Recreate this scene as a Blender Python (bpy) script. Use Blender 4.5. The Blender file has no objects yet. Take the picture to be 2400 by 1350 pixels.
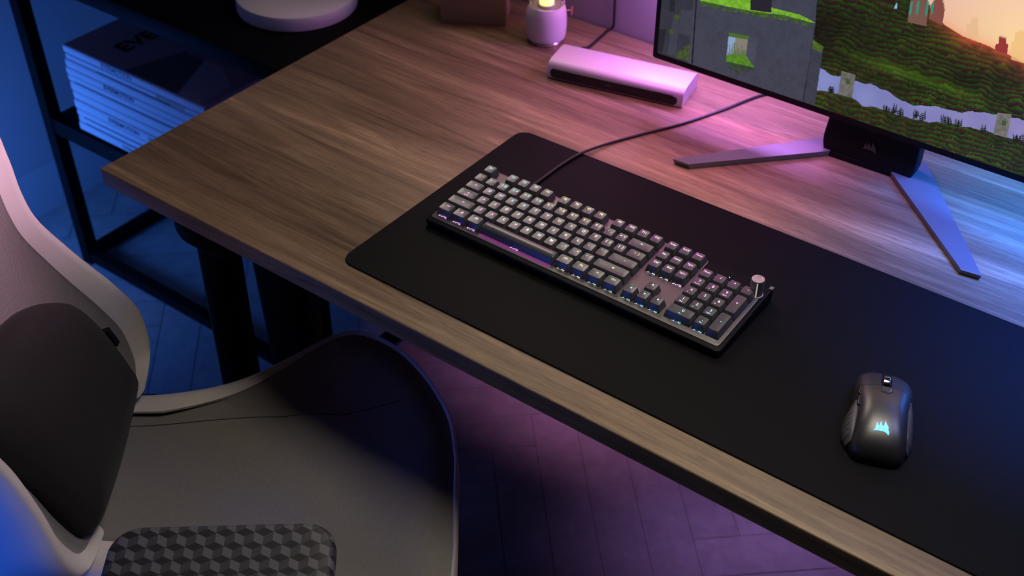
import bpy, bmesh, math, random
import numpy as np
from mathutils import Vector, Matrix

random.seed(7)
PI = math.pi
C = bpy.context.scene.collection
DZ = 0.74                      # height of the desk top
U = 0.01905                    # keyboard unit

# ------------------------------------------------------------------ materials
def lin(c):
    return tuple((x/255/12.92 if x/255 <= .04045 else ((x/255+.055)/1.055)**2.4) for x in c)

def mat(name, col, rough=.5, metal=0., spec=.5, emis=None, estr=1., aniso=0., coat=0., trans=0., sheen=0., ior=1.45):
    m = bpy.data.materials.new(name); m.use_nodes = True
    b = m.node_tree.nodes['Principled BSDF']
    b.inputs['Base Color'].default_value = (*col, 1)
    b.inputs['Roughness'].default_value = rough
    b.inputs['Metallic'].default_value = metal
    b.inputs['Specular IOR Level'].default_value = spec
    b.inputs['IOR'].default_value = ior
    b.inputs['Anisotropic'].default_value = aniso
    b.inputs['Coat Weight'].default_value = coat
    b.inputs['Transmission Weight'].default_value = trans
    b.inputs['Sheen Weight'].default_value = sheen
    if emis:
        b.inputs['Emission Color'].default_value = (*emis, 1)
        b.inputs['Emission Strength'].default_value = estr
    return m

class N:
    """small helper to wire nodes"""
    def __init__(s, m):
        s.m = m; s.t = m.node_tree; s.b = s.t.nodes['Principled BSDF']
    def new(s, typ, **kw):
        n = s.t.nodes.new(typ)
        for k, v in kw.items(): setattr(n, k, v)
        return n
    def link(s, a, b): s.t.links.new(a, b)
    def math(s, op, a, b=None, c=None):
        n = s.new('ShaderNodeMath', operation=op)
        for i, v in enumerate((a, b, c)):
            if v is None: continue
            if isinstance(v, (int, float)): n.inputs[i].default_value = v
            else: s.link(v, n.inputs[i])
        return n.outputs[0]
    def coords(s, scale=(1, 1, 1), rot=(0, 0, 0), kind='Object'):
        tc = s.new('ShaderNodeTexCoord'); mp = s.new('ShaderNodeMapping')
        mp.inputs['Scale'].default_value = scale; mp.inputs['Rotation'].default_value = rot
        s.link(tc.outputs[kind], mp.inputs['Vector']); return mp.outputs['Vector']
    def noise(s, vec, scale, detail=4, rough=.55, dist=0.):
        n = s.new('ShaderNodeTexNoise')
        n.inputs['Scale'].default_value = scale; n.inputs['Detail'].default_value = detail
        n.inputs['Roughness'].default_value = rough; n.inputs['Distortion'].default_value = dist
        s.link(vec, n.inputs['Vector']); return n.outputs['Fac']
    def ramp(s, fac, stops):
        r = s.new('ShaderNodeValToRGB'); e = r.color_ramp.elements
        while len(e) < len(stops): e.new(.5)
        for el, (p, c) in zip(e, stops): el.position = p; el.color = (*c, 1)
        s.link(fac, r.inputs['Fac']); return r.outputs['Color']
    def bump(s, h, strength=.2, dist=.001):
        n = s.new('ShaderNodeBump'); n.inputs['Strength'].default_value = strength
        n.inputs['Distance'].default_value = dist
        s.link(h, n.inputs['Height']); s.link(n.outputs['Normal'], s.b.inputs['Normal'])
    def mix(s, f, a, b, mode='MIX'):
        n = s.new('ShaderNodeMix', data_type='RGBA', blend_type=mode)
        for i, v in ((0, f), (6, a), (7, b)):
            if isinstance(v, (int, float)): n.inputs[i].default_value = v
            elif isinstance(v, tuple): n.inputs[i].default_value = (*v, 1)
            else: s.link(v, n.inputs[i])
        return n.outputs[2]

def wood_mat():
    m = mat('walnut veneer', (.2, .12, .07), .42, spec=.38); n = N(m)
    v = n.coords((1.0, 13, 13)); v2 = n.coords((3.5, 150, 150)); v3 = n.coords((.35, 3.2, 3.2)); v4 = n.coords((30, 700, 700))
    broad = n.noise(v3, 2.2, 4, .55, .6); grain = n.noise(v, 2.2, 8, .66, .9); fine = n.noise(v2, 1.6, 4, .6, .3); pore = n.noise(v4, 1.0, 2, .6)
    f = n.math('ADD', n.math('MULTIPLY', broad, .47), n.math('ADD', n.math('MULTIPLY', grain, .47), n.math('MULTIPLY', fine, .24)))
    col = n.ramp(f, [(.43, (.074, .048, .026)), (.53, (.155, .103, .057)), (.60, (.222, .152, .085)), (.66, (.29, .202, .11)), (.73, (.46, .32, .175))])
    pm = n.math('GREATER_THAN', pore, .615)
    col = n.mix(n.math('MULTIPLY', pm, .45), col, (.06, .034, .02))
    n.link(col, n.b.inputs['Base Color'])
    rr = n.math('ADD', .34, n.math('MULTIPLY', fine, .16)); n.link(rr, n.b.inputs['Roughness'])
    n.bump(n.math('SUBTRACT', fine, n.math('MULTIPLY', pm, .3)), .12, .0006)
    return m

def fabric_mat(name, c1, c2, scale=900, rough=.85, bump=.4, sheen=.15):
    m = mat(name, c1, rough, spec=.25, sheen=sheen); n = N(m)
    v = n.coords((1, 1, 1))
    w1 = n.new('ShaderNodeTexWave', wave_type='BANDS', bands_direction='X'); w2 = n.new('ShaderNodeTexWave', wave_type='BANDS', bands_direction='Y')
    for w in (w1, w2):
        w.inputs['Scale'].default_value = scale/6.283; w.inputs['Distortion'].default_value = 1.5
        w.inputs['Detail'].default_value = 2; w.inputs['Detail Scale'].default_value = 1.5; n.link(v, w.inputs['Vector'])
    h = n.math('ADD', n.math('MULTIPLY', w1.outputs['Fac'], .5), n.math('MULTIPLY', w2.outputs['Fac'], .5))
    ns = n.noise(v, 420, 2, .6)
    f = n.math('ADD', n.math('MULTIPLY', h, .6), n.math('MULTIPLY', ns, .4))
    n.link(n.ramp(f, [(.3, c2), (.7, c1)]), n.b.inputs['Base Color'])
    n.bump(f, bump, .0008)
    return m

def grain_mat(name, col, rough, scale=600, bump=.12, **kw):
    m = mat(name, col, rough, **kw); n = N(m)
    n.bump(n.noise(n.coords(), scale, 3, .6), bump, .0004); return m

def floor_mat():
    m = mat('oak floor boards', (.2, .19, .18), .5, spec=.4); n = N(m)
    a = n.new('ShaderNodeVertexColor', layer_name='plank')
    v = n.coords((9, 9, 9)); g = n.noise(v, 3, 5, .6, .5)
    base = n.ramp(g, [(.3, (.27, .25, .24)), (.7, (.36, .34, .32))])
    n.link(n.mix(.55, base, a.outputs['Color'], 'MULTIPLY'), n.b.inputs['Base Color'])
    n.bump(g, .1, .001); return m

def cube_pattern_mat():
    """rhombille pattern, three tones of black rubber"""
    m = mat('cube patterned rubber', (.03, .03, .03), .5, spec=.4); n = N(m)
    tc = n.new('ShaderNodeTexCoord'); sp = n.new('ShaderNodeSeparateXYZ'); n.link(tc.outputs['Object'], sp.inputs[0])
    S = 1/.0118
    y = n.math('ADD', n.math('MULTIPLY', sp.outputs[0], S), 50.0); x = n.math('ADD', n.math('MULTIPLY', sp.outputs[1], S), 50.0)
    j_ = n.math('MULTIPLY', y, 1/math.sin(PI/3)); i_ = n.math('SUBTRACT', x, n.math('MULTIPLY', j_, .5))
    i_ = n.math('ADD', i_, 30.0)
    fi, fj = n.math('FLOOR', i_), n.math('FLOOR', j_)
    up = n.math('GREATER_THAN', n.math('ADD', n.math('FRACT', i_), n.math('FRACT', j_)), 1.0)
    d = n.math('MODULO', n.math('ADD', n.math('SUBTRACT', fi, fj), 300.0), 3.0); d = n.math('ROUND', d)
    is0 = n.math('LESS_THAN', d, .5); is2 = n.math('GREATER_THAN', d, 1.5)
    is1 = n.math('SUBTRACT', 1.0, n.math('ADD', is0, is2))
    B = n.math('ADD', n.math('MULTIPLY', is2, n.math('SUBTRACT', 1.0, up)), n.math('MULTIPLY', is1, up))
    f = n.math('ADD', n.math('MULTIPLY', is0, .5), n.math('MULTIPLY', B, 1.0))
    cr = n.new('ShaderNodeValToRGB'); cr.color_ramp.interpolation = 'CONSTANT'; e = cr.color_ramp.elements
    e.new(.5)
    for el, (p, c) in zip(e, [(0, (.012, .012, .013)), (.3, (.035, .035, .037)), (.8, (.085, .085, .087))]): el.position = p; el.color = (*c, 1)
    n.link(f, cr.inputs['Fac']); n.link(cr.outputs['Color'], n.b.inputs['Base Color'])
    n.bump(f, .3, .0006)
    return m

M = {}
M['wood'] = wood_mat()
M['pad'] = grain_mat('black woven cloth', (.0032, .0032, .0034), .62, 2500, .15, spec=.11)
M['pad_edge'] = mat('black stitched edge', (.004, .004, .004), .8, spec=.2)
M['black_metal'] = grain_mat('black powder coat', (.003, .003, .0034), .55, 900, .1, spec=.08)
M['black_plastic'] = mat('black plastic', (.006, .006, .007), .5, spec=.35)
M['case'] = mat('black anodised case', (.0045, .0045, .005), .5, spec=.15)
M['plate'] = mat('dark brushed aluminium', (.18, .165, .155), .46, metal=.9, aniso=.2)
M['keycap'] = grain_mat('black keycap plastic', (.045, .045, .049), .36, 3000, .04, spec=1.)
M['stand'] = mat('satin metal stand', (.15, .15, .16), .38, metal=.15, spec=.6)
M['neck'] = mat('matt black neck', (.006, .006, .007), .6, spec=.25)
M['bezel'] = mat('black bezel', (.004, .004, .005), .45, spec=.3)
M['emblem_dim'] = mat('dark grey emblem', (.09, .09, .10), .4, metal=.4)
M['silver'] = grain_mat('bead blasted aluminium', (.50, .44, .48), .55, 4000, .05, metal=.45)
M['gloss_black'] = mat('gloss black', (.006, .005, .006), .25, spec=.5)
M['lantern'] = mat('cream enamel', (.66, .60, .60), .45, spec=.4)
M['lantern_ring'] = mat('polished steel', (.6, .58, .58), .22, metal=1.)
M['copper'] = mat('copper', (.75, .35, .27), .3, metal=.9)
M['bulb'] = mat('glowing bulb', (.9, .85, .4), .4, emis=(1., .86, .22), estr=1.6)
M['bulb_core'] = mat('bright bulb core', (.9, .9, .7), .4, emis=(1., .97, .72), estr=4.)
M['glass'] = mat('clear glass', (1, 1, 1), .02, trans=1., ior=1.45)
M['kraft'] = grain_mat('kraft card', (.33, .22, .14), .8, 200, .1, spec=.2)
M['kraft_side'] = grain_mat('pale card edge', (.55, .43, .38), .8, 200, .1, spec=.2)
M['wall'] = grain_mat('painted wall', (.36, .35, .36), .8, 60, .04, spec=.2)
M['baseboard'] = mat('painted baseboard', (.38, .37, .38), .6)
M['paper'] = mat('white paper spine', (.60, .60, .62), .6, spec=.3)
M['pages'] = mat('page block', (.60, .60, .60), .9, spec=.1)
M['cover_a'] = mat('slate cover', (.55, .48, .50), .55)
M['cover_b'] = mat('near black cover', (.19, .17, .19), .55)
M['cover_c'] = mat('blue grey cover', (.72, .74, .76), .55)
M['ink'] = mat('dark ink', (.05, .05, .055), .7)
M['ink_black'] = mat('black ink', (.004, .004, .004), .8, spec=.1)
M['ink_grey'] = mat('grey ink', (.18, .17, .19), .7)
M['ink_green'] = mat('green ink', (.03, .16, .10), .7)
M['ink_olive'] = mat('olive ink', (.30, .34, .18), .7)
M['plinth'] = grain_mat('matt white plaster', (.68, .66, .66), .6, 300, .04)
M['leather'] = grain_mat('warm grey leatherette', (.58, .53, .50), .6, 700, .22, spec=.35, sheen=.1)
M['leather_side'] = grain_mat('grey leatherette side', (.55, .52, .52), .6, 700, .22, spec=.35, sheen=.1)
M['fabric'] = fabric_mat('grey woven fabric', (.25, .228, .21), (.13, .118, .11), 2200)
M['pillow'] = grain_mat('black suede', (.016, .0145, .0135), .75, 500, .1, spec=.25, sheen=.05)
M['rubber'] = mat('black rubber', (.012, .012, .013), .6, spec=.3)
M['cubes'] = cube_pattern_mat()
M['floor'] = floor_mat()
M['cable'] = mat('black cable', (.012, .012, .013), .38, spec=.5)
M['mouse'] = grain_mat('black soft touch shell', (.014, .014, .015), .38, 3000, .03, spec=.7, coat=.55)
M['mouse'].node_tree.nodes['Principled BSDF'].inputs['Coat Roughness'].default_value = .42
M['mouse'].node_tree.nodes['Principled BSDF'].inputs['Coat IOR'].default_value = 1.75
M['mouse_grip'] = mat('grey rubber grip', (.085, .078, .084), .5, spec=.6)
M['chrome'] = mat('dark chrome', (.55, .55, .58), .12, metal=1.)
M['knob'] = mat('turned aluminium', (.55, .50, .47), .42, metal=.85, aniso=.5)
M['white_mark'] = mat('white mark', (.8, .75, .7), .4, emis=(1, .9, .8), estr=.35)
M['led_white'] = mat('white led', (.8, .8, .8), .4, emis=(1, .95, .97), estr=1.1)
GLOW = dict(cyan=(.18, .75, .85), teal=(.12, .8, .55), green=(.25, .75, .35), yellow=(.85, .82, .22), white=(.92, .86, .86),
            pink=(.9, .38, .85), lav=(.72, .58, .95), magenta=(.62, .1, .62))
for k, c in GLOW.items(): M['glow_'+k] = mat(k+' backlight', (.5, .5, .5), .5, emis=c, estr=.95)
M['emblem_glow'] = mat('cyan lit emblem', (.2, .4, .5), .4, emis=(.10, .62, .95), estr=1.15)

# ------------------------------------------------------------------ helpers
def obj(name, verts, faces, mats, parent=None, smooth=True, idx=None, angle=35):
    me = bpy.data.meshes.new(name)
    me.from_pydata([tuple(v) for v in verts], [], faces)
    for m in (mats if isinstance(mats, (list, tuple)) else [mats]): me.materials.append(m)
    if idx is not None: me.polygons.foreach_set('material_index', idx)
    me.validate(); me.update()
    bm = bmesh.new(); bm.from_mesh(me); bmesh.ops.recalc_face_normals(bm, faces=bm.faces); bm.to_mesh(me); bm.free()
    if smooth:
        me.polygons.foreach_set('use_smooth', [True]*len(me.polygons)); me.set_sharp_from_angle(angle=math.radians(angle))
    o = bpy.data.objects.new(name, me); C.objects.link(o)
    if parent: o.parent = parent
    return o

def thing(name, label, cat, loc=(0, 0, 0), rz=0., group=None):
    o = bpy.data.objects.new(name, None); C.objects.link(o); o.empty_display_size = .05
    o.location = loc; o.rotation_euler = (0, 0, rz); o['label'] = label; o['category'] = cat
    if group: o['group'] = group
    return o
def tag(o, label, cat, group=None):
    o['label'] = label; o['category'] = cat
    if group: o['group'] = group
    return o
def struct(o): o['kind'] = 'structure'; return o

class MB:
    """collects pieces of one mesh"""
    def __init__(s): s.v = []; s.f = []; s.i = []
    def add(s, verts, faces, mi=0):
        k = len(s.v); s.v += [tuple(v) for v in verts]; s.f += [tuple(a+k for a in f) for f in faces]; s.i += [mi]*len(faces); return s
    def box(s, lo, hi, mi=0):
        x0, y0, z0 = lo; x1, y1, z1 = hi
        return s.add([(x0, y0, z0), (x1, y0, z0), (x1, y1, z0), (x0, y1, z0), (x0, y0, z1), (x1, y0, z1), (x1, y1, z1), (x0, y1, z1)],
                     [(0, 3, 2, 1), (4, 5, 6, 7), (0, 1, 5, 4), (1, 2, 6, 5), (2, 3, 7, 6), (3, 0, 4, 7)], mi)
    def rbox(s, lo, hi, r, seg=2, mi=0):
        bm = bmesh.new(); bmesh.ops.create_cube(bm, size=1)
        for v in bm.verts: v.co = Vector(((lo[0]+hi[0])/2+v.co.x*(hi[0]-lo[0]), (lo[1]+hi[1])/2+v.co.y*(hi[1]-lo[1]), (lo[2]+hi[2])/2+v.co.z*(hi[2]-lo[2])))
        bmesh.ops.bevel(bm, geom=bm.edges[:], offset=r, segments=seg, affect='EDGES', profile=.5)
        bm.verts.index_update(); s.add([v.co[:] for v in bm.verts], [[v.index for v in f.verts] for f in bm.faces], mi); bm.free(); return s
    def loft(s, loops, cap0=True, cap1=True, mi=0, ring_mi=None, closed=True):
        k = len(s.v); n = len(loops[0])
        for L in loops: s.v += [tuple(p) for p in L]
        for a in range(len(loops)-1):
            for b in range(n if closed else n-1):
                c = (b+1) % n; s.f.append((k+a*n+b, k+a*n+c, k+(a+1)*n+c, k+(a+1)*n+b)); s.i.append(ring_mi[a] if ring_mi else mi)
        if cap0: s.f.append(tuple(k+b for b in range(n))[::-1]); s.i.append(ring_mi[0] if ring_mi else mi)
        if cap1: s.f.append(tuple(k+(len(loops)-1)*n+b for b in range(n))); s.i.append(ring_mi[-1] if ring_mi else mi)
        return s
    def lathe(s, prof, cx=0, cy=0, n=48, mi=0, cap0=True, cap1=True):
        return s.loft([[(cx+r*math.cos(2*PI*k/n), cy+r*math.sin(2*PI*k/n), z) for k in range(n)] for r, z in prof], cap0, cap1, mi)
    def prism(s, poly, z0, z1, mi=0, bev=0):
        L0 = [(x, y, z0) for x, y in poly]; L1 = [(x, y, z1) for x, y in poly]
        return s.loft([L0, L1], mi=mi)
    def tube(s, pts, r, n=10, mi=0):
        pts = [Vector(p) for p in pts]; loops = []; up = Vector((0, 0, 1)); prev = None
        for i, p in enumerate(pts):
            t = (pts[min(i+1, len(pts)-1)]-pts[max(i-1, 0)]).normalized()
            a = t.cross(up) if prev is None else prev-t*prev.dot(t)
            if a.length < 1e-4: a = t.cross(Vector((1, 0, 0)))
            a.normalize(); prev = a; b = t.cross(a)
            loops.append([p+(a*math.cos(2*PI*k/n)+b*math.sin(2*PI*k/n))*r for k in range(n)])
        return s.loft(loops, mi=mi)
    def build(s, name, mats, parent=None, smooth=True, angle=35): return obj(name, s.v, s.f, mats, parent, smooth, s.i, angle)

def rrect(x0, x1, y0, y1, r, z, n=4):
    r = min(r, (x1-x0)/2-1e-5, (y1-y0)/2-1e-5); P = []
    for cx, cy, a0 in ((x1-r, y1-r, 0), (x0+r, y1-r, PI/2), (x0+r, y0+r, PI), (x1-r, y0+r, 1.5*PI)):
        for k in range(n+1):
            a = a0+PI/2*k/n; P.append((cx+r*math.cos(a), cy+r*math.sin(a), z))
    return P
def catmull(pts, n=8):
    P = [Vector(p) for p in pts]; P = [2*P[0]-P[1]]+P+[2*P[-1]-P[-2]]; out = []
    for i in range(1, len(P)-2):
        a, b, c, d = P[i-1:i+3]
        for k in range(n):
            t = k/n; out.append(.5*((2*b)+(c-a)*t+(2*a-5*b+4*c-d)*t*t+(3*b-a-3*c+d)*t**3))
    out.append(P[-2]); return out
_txt = {}
def text_geo(s, size, ext=.0001):
    """flat lettering as verts/faces, centred on its own box"""
    key = (s, size, ext)
    if key in _txt: return _txt[key]
    cu = bpy.data.curves.new('lettering', 'FONT'); cu.body = s; cu.size = size; cu.extrude = ext; cu.resolution_u = 3; cu.offset = size*.014
    cu.align_x = 'CENTER'; cu.align_y = 'CENTER'
    o = bpy.data.objects.new('lettering', cu); C.objects.link(o)
    dg = bpy.context.evaluated_depsgraph_get(); me = bpy.data.meshes.new_from_object(o.evaluated_get(dg))
    v = [tuple(p.co) for p in me.vertices]; f = [tuple(p.vertices) for p in me.polygons]
    bpy.data.objects.remove(o); bpy.data.curves.remove(cu); bpy.data.meshes.remove(me)
    _txt[key] = (v, f); return v, f

SAILS = [  # three swept sails over a curved keel, unit width
    [(0, .06), (.10, .22), (.14, .52), (.20, .74), (.215, .60), (.25, .50), (.32, .46), (.30, .62), (.32, .46), (.32, .22), (.31, .10), (.16, .09)],
    [(.33, .10), (.34, .46), (.36, .66), (.44, .86), (.445, .66), (.50, .52), (.56, .48), (.60, .44), (.58, .20), (.57, .11)],
    [(.59, .11), (.60, .30), (.62, .46), (.64, .70), (.69, .98), (.71, .82), (.78, .66), (.88, .52), (.92, .40), (.90, .30), (.98, .16), (1.0, .04), (.97, -.08), (.86, .03), (.72, .09)]]
def sails_geo(w, h, ext=.0003):
    mb = MB()
    for P in SAILS:
        Q = [((x-.5)*w, (y-.45)*h) for x, y in P]
        mb.prism(Q, 0, ext)
    return mb.v, mb.f

# ------------------------------------------------------------------ camera
F_PX = 2906.31
CAM = Vector((0.93389, -0.88610, 0.97754+DZ)); yaw, pit, roll = .637296, .678116, .004482
fw = Vector((-math.sin(yaw)*math.cos(pit), math.cos(yaw)*math.cos(pit), -math.sin(pit)))
rt = Vector((math.cos(yaw), math.sin(yaw), 0)); upv = rt.cross(fw)
rt, upv = rt*math.cos(roll)+upv*math.sin(roll), upv*math.cos(roll)-rt*math.sin(roll)
cd = bpy.data.cameras.new('camera'); cam = bpy.data.objects.new('camera', cd); C.objects.link(cam)
cam.matrix_world = Matrix(((rt.x, upv.x, -fw.x, CAM.x), (rt.y, upv.y, -fw.y, CAM.y), (rt.z, upv.z, -fw.z, CAM.z), (0, 0, 0, 1)))
cd.sensor_width = 36; cd.lens = F_PX/2400*36; cd.clip_start = .02
cd.dof.use_dof = True; cd.dof.focus_distance = 1.47; cd.dof.aperture_fstop = 6.0
bpy.context.scene.camera = cam

# ------------------------------------------------------------------ the room
XL, YB = -1.405, .7534
def herringbone():
    w, n = .084, 7; A = math.radians(-48); ca, sa = math.cos(A), math.sin(A); ox, oy = -.069, .5336
    mb = MB(); cols = []; g = .0009
    def put(a0, a1, b0, b1):
        q = [(a0*w+g, b0*w+g), (a1*w-g, b0*w+g), (a1*w-g, b1*w-g), (a0*w+g, b1*w-g)]
        P = [(ox+a*ca-b*sa, oy+a*sa+b*ca) for a, b in q]
        cx = sum(p[0] for p in P)/4; cy = sum(p[1] for p in P)/4
        if not (XL-.3 < cx < 2.0 and -2.2 < cy < YB+.3): return
        mb.add([(x, y, .0) for x, y in P], [(0, 1, 2, 3)]); c = random.uniform(.86, 1.0); cols.append(c)
    for k in range(-60, 61):
        for t in range(-9, 10):
            x, y = k+t*n, -k+t*n
            put(x, x+n, y, y+1); put(x+n, x+n+1, y, y+n)
    nf = len(mb.f)
    mb.add([(XL-.05, -2.3, -.0015), (2.1, -2.3, -.0015), (2.1, YB+.05, -.0015), (XL-.05, YB+.05, -.0015)], [(0, 1, 2, 3)]); cols.append(.12)
    o = mb.build('floor', M['floor'], smooth=False)
    ca_ = o.data.color_attributes.new('plank', 'FLOAT_COLOR', 'CORNER')
    flat = []
    for p, c in zip(o.data.polygons, cols): flat += [c, c, c, 1]*len(p.vertices)
    ca_.data.foreach_set('color', flat)
    return struct(o)
herringbone()
struct(MB().box((XL-.1, YB, 0), (2.1, YB+.1, 2.5)).build('wall_back', M['wall']))
struct(MB().box((XL-.1, -2.3, 0), (XL, YB, 2.5)).build('wall_left', M['wall']))
bb = MB(); bb.loft([[(XL, y, 0), (XL+.014, y, 0), (XL+.014, y, .105), (XL+.010, y, .118), (XL, y, .12)] for y in (-2.3, YB)])
struct(bb.build('baseboard_left', M['baseboard']))

# ------------------------------------------------------------------ desk
X0, X1, Y0, Y1 = -.4202, 1.18, -.0463, .7500
desk = thing('desk', 'walnut topped desk on black legs carrying the keyboard and monitor', 'desk', (0, 0, 0))
top = MB().rbox((X0, Y0, DZ-.028), (X1, Y1, DZ), .0022, 3).build('desktop', M['wood'], desk)
def leg(xt, yt, xb, yb, wt, dt, wb, db):
    mb = MB(); loops = []
    for z, t in ((DZ-.075, 0), (.0, 1)):
        x = xt+(xb-xt)*t; y = yt+(yb-yt)*t; w = wt+(wb-wt)*t; d = dt+(db-dt)*t
        loops.append(rrect(x-w/2, x+w/2, y-d/2, y+d/2, .012, z, 3))
    mb.loft(loops); return mb
def bracket(x, y, w, d):
    mb = MB(); z0, z1 = DZ-.084, DZ-.0282
    mb.loft([rrect(x-w/2+.02, x+w/2-.02, y-d/2+.015, y+d/2-.015, .02, z0, 4), rrect(x-w/2+.006, x+w/2-.006, y-d/2+.004, y+d/2-.004, .025, z0+.007, 4),
             rrect(x-w/2, x+w/2, y-d/2, y+d/2, .028, z0+.02, 4), rrect(x-w/2, x+w/2, y-d/2, y+d/2, .028, z1, 4)])
    return mb
for lx in (-.247, .98):
    bm_ = MB(); bm_.loft([[(lx+x, y, z) for x, z, _ in rrect(-.058, .058, DZ-.086, DZ-.0282, .022, 0, 4)] for y in (.03, .70)], cap0=False)
    bm_.loft([[(lx+x, y, z) for x, z, _ in rrect(-.058+i, .058-i, DZ-.086+i, DZ-.0282, .022, 0, 4)] for y, i in ((-.030, .012), (-.026, .005), (-.015, .001), (.03, 0))], cap1=False)
    bm_.build('leg_beam', M['black_metal'], desk)
    leg(lx+.004, .0, lx+.000, .0, .050, .05, .046, .05).build('leg', M['black_metal'], desk)
    leg(lx-.010, .125, lx+.001, .125, .116, .05, .058, .05).build('leg', M['black_metal'], desk)
    leg(lx+.0, .66, lx, .66, .05, .05, .046, .05).build('leg', M['black_metal'], desk)

# ------------------------------------------------------------------ desk pad
PX0, PX1, PY0, PY1 = 0., .93, 0., .398
pad = thing('desk_pad', 'large black cloth desk pad under the keyboard and mouse', 'desk mat', (0, 0, DZ))
MB().loft([rrect(PX0+.0016, PX1-.0016, PY0+.0016, PY1-.0016, .018, .0001, 8), rrect(PX0+.0016, PX1-.0016, PY0+.0016, PY1-.0016, .018, .0022, 8),
           rrect(PX0+.004, PX1-.004, PY0+.004, PY1-.004, .016, .0024, 8)]).build('cloth', M['pad'], pad)
ed = [(x, y, .0014) for x, y, z in rrect(PX0+.0014, PX1-.0014, PY0+.0014, PY1-.0014, .0185, 0, 10)]; ed.append(ed[0])
MB().tube(ed, .0013, 8).build('stitched_edge', M['pad_edge'], pad)

# ------------------------------------------------------------------ keyboard
kb = thing('keyboard', 'full size black mechanical keyboard with rainbow backlight and metal knob', 'keyboard', (.04806, .13883, DZ+.0027), -.00094)
SL = .007/5.14/U                               # rise per metre towards the back
def zt(y): return .0246+(y-.5*U)*SL
def zp(y): return zt(y)-.0112
CX0, CX1, CY0, CY1 = -.42*U, 23.05*U, -.80*U, 6.50*U
def tl(L, off): return [(x, y, zp(y)+off) for x, y, _ in L]
MB().loft([rrect(CX0+.004, CX1-.004, CY0+.003, CY1-.003, .006, 0, 4), rrect(CX0+.001, CX1-.001, CY0+.0005, CY1-.0005, .007, .003, 4),
           tl(rrect(CX0, CX1, CY0, CY1, .007, 0, 4), -.0035), tl(rrect(CX0+.0012, CX1-.0012, CY0+.0012, CY1-.0012, .006, 0, 4), -.0008),
           tl(rrect(CX0+.0024, CX1-.0024, CY0+.0024, CY1-.0024, .006, 0, 4), -.0002)]).build('case', M['case'], kb)
MB().loft([tl(rrect(-.16*U, 22.72*U, -.40*U, 5.2*U, .0045, 0, 4), -.0008), tl(rrect(-.16*U, 22.72*U, -.40*U, 5.2*U, .0045, 0, 4), .0006),
           tl(rrect(-.11*U, 22.67*U, -.35*U, 5.15*U, .004, 0, 4), .0010)]).build('plate', M['plate'], kb)
MB().loft([tl(rrect(-.16*U, 18.3*U, 5.0*U, 6.24*U, .0045, 0, 4), -.0006), tl(rrect(-.16*U, 18.3*U, 5.0*U, 6.24*U, .0045, 0, 4), .0007),
           tl(rrect(-.11*U, 18.25*U, 5.05*U, 6.19*U, .004, 0, 4), .0010)]).build('plate', M['plate'], kb)
lip = rrect(22.94*U, CX1+.0001, 5.75*U, 6.32*U, .001, 0, 3)
def keycap(x, y, w, h, dish=.00055, convex=False):
    """x, y, w, h in units; a tapered cap with a dished top"""
    bx0, bx1, by0, by1 = (x+.03)*U, (x+w-.03)*U, (y+.03)*U, (y+h-.03)*U
    tx0, tx1, ty0, ty1 = (x+.165)*U, (x+w-.165)*U, (y+.15)*U, (y+h-.135)*U
    yc = (ty0+ty1)/2; Z = lambda yy: zt(yy)
    def lp(x0, x1, y0, y1, r, fz):
        return [(a, b, fz(a, b)) for a, b, _ in rrect(x0, x1, y0, y1, r, 0, 3)]
    xm, hw = (tx0+tx1)/2, (tx1-tx0)/2
    def surf(a, b):
        if convex: return Z(b)+.0009-.0028*((b-yc)/((ty1-ty0)/2))**2*.75
        ex_ = min(1, min(a-tx0, tx1-a)/(.33*U)); ey_ = min(1, max(0, 1-abs(b-yc)/((ty1-ty0)/2)) if h < 1.5 else min(b-ty0, ty1-b)/(.36*U)); ex_, ey_ = max(0, ex_), max(0, ey_)
        return Z(b)-dish*(1-(1-ex_)**2)*(1-(1-ey_)**2)
    L = [lp(bx0, bx1, by0, by1, .0011, lambda a, b: zp(b)+.0018), lp(bx0+.0003, bx1-.0003, by0+.0003, by1-.0003, .0013, lambda a, b: zp(b)+.0032)]
    d = .00045
    L.append(lp(tx0-d, tx1+d, ty0-d, ty1+d, .0021, lambda a, b: surf(a, b)-.0007))
    L.append(lp(tx0, tx1, ty0, ty1, .002, lambda a, b: surf(a, b)))
    for s in (.0006, .0014, .0024, .0035, .0047, .0058):
        if s < min(tx1-tx0, ty1-ty0)/2-.0004: L.append(lp(tx0+s, tx1-s, ty0+s, ty1-s, .0018, surf))
    kb_ = MB().loft(L); kb_.surf = surf; return kb_
rows = []   # label, x, y, w, h, colour, secondary
def R(y, items):
    for it in items:
        lab, x, w, c = it[:4]; h = it[4] if len(it) > 4 else 1; sub = it[5] if len(it) > 5 else None
        rows.append((lab, x, y, w, h, c, sub))
FR = 5.14
R(FR, [('Esc', 0, 1, 'cyan')]+[('F%d' % (i+1), 2+i, 1, ('cyan', 'cyan', 'teal', 'green')[i], 1, '.') for i in range(4)]
   + [('F%d' % (i+5), 6.5+i, 1, 'yellow', 1, '-') for i in range(4)]+[('F%d' % (i+9), 11+i, 1, 'white') for i in range(4)]
   + [('PrtSc', 15.25, 1, 'white'), ('ScrLK', 16.25, 1, 'white'), ('Pause', 17.25, 1, 'pink')])
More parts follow.
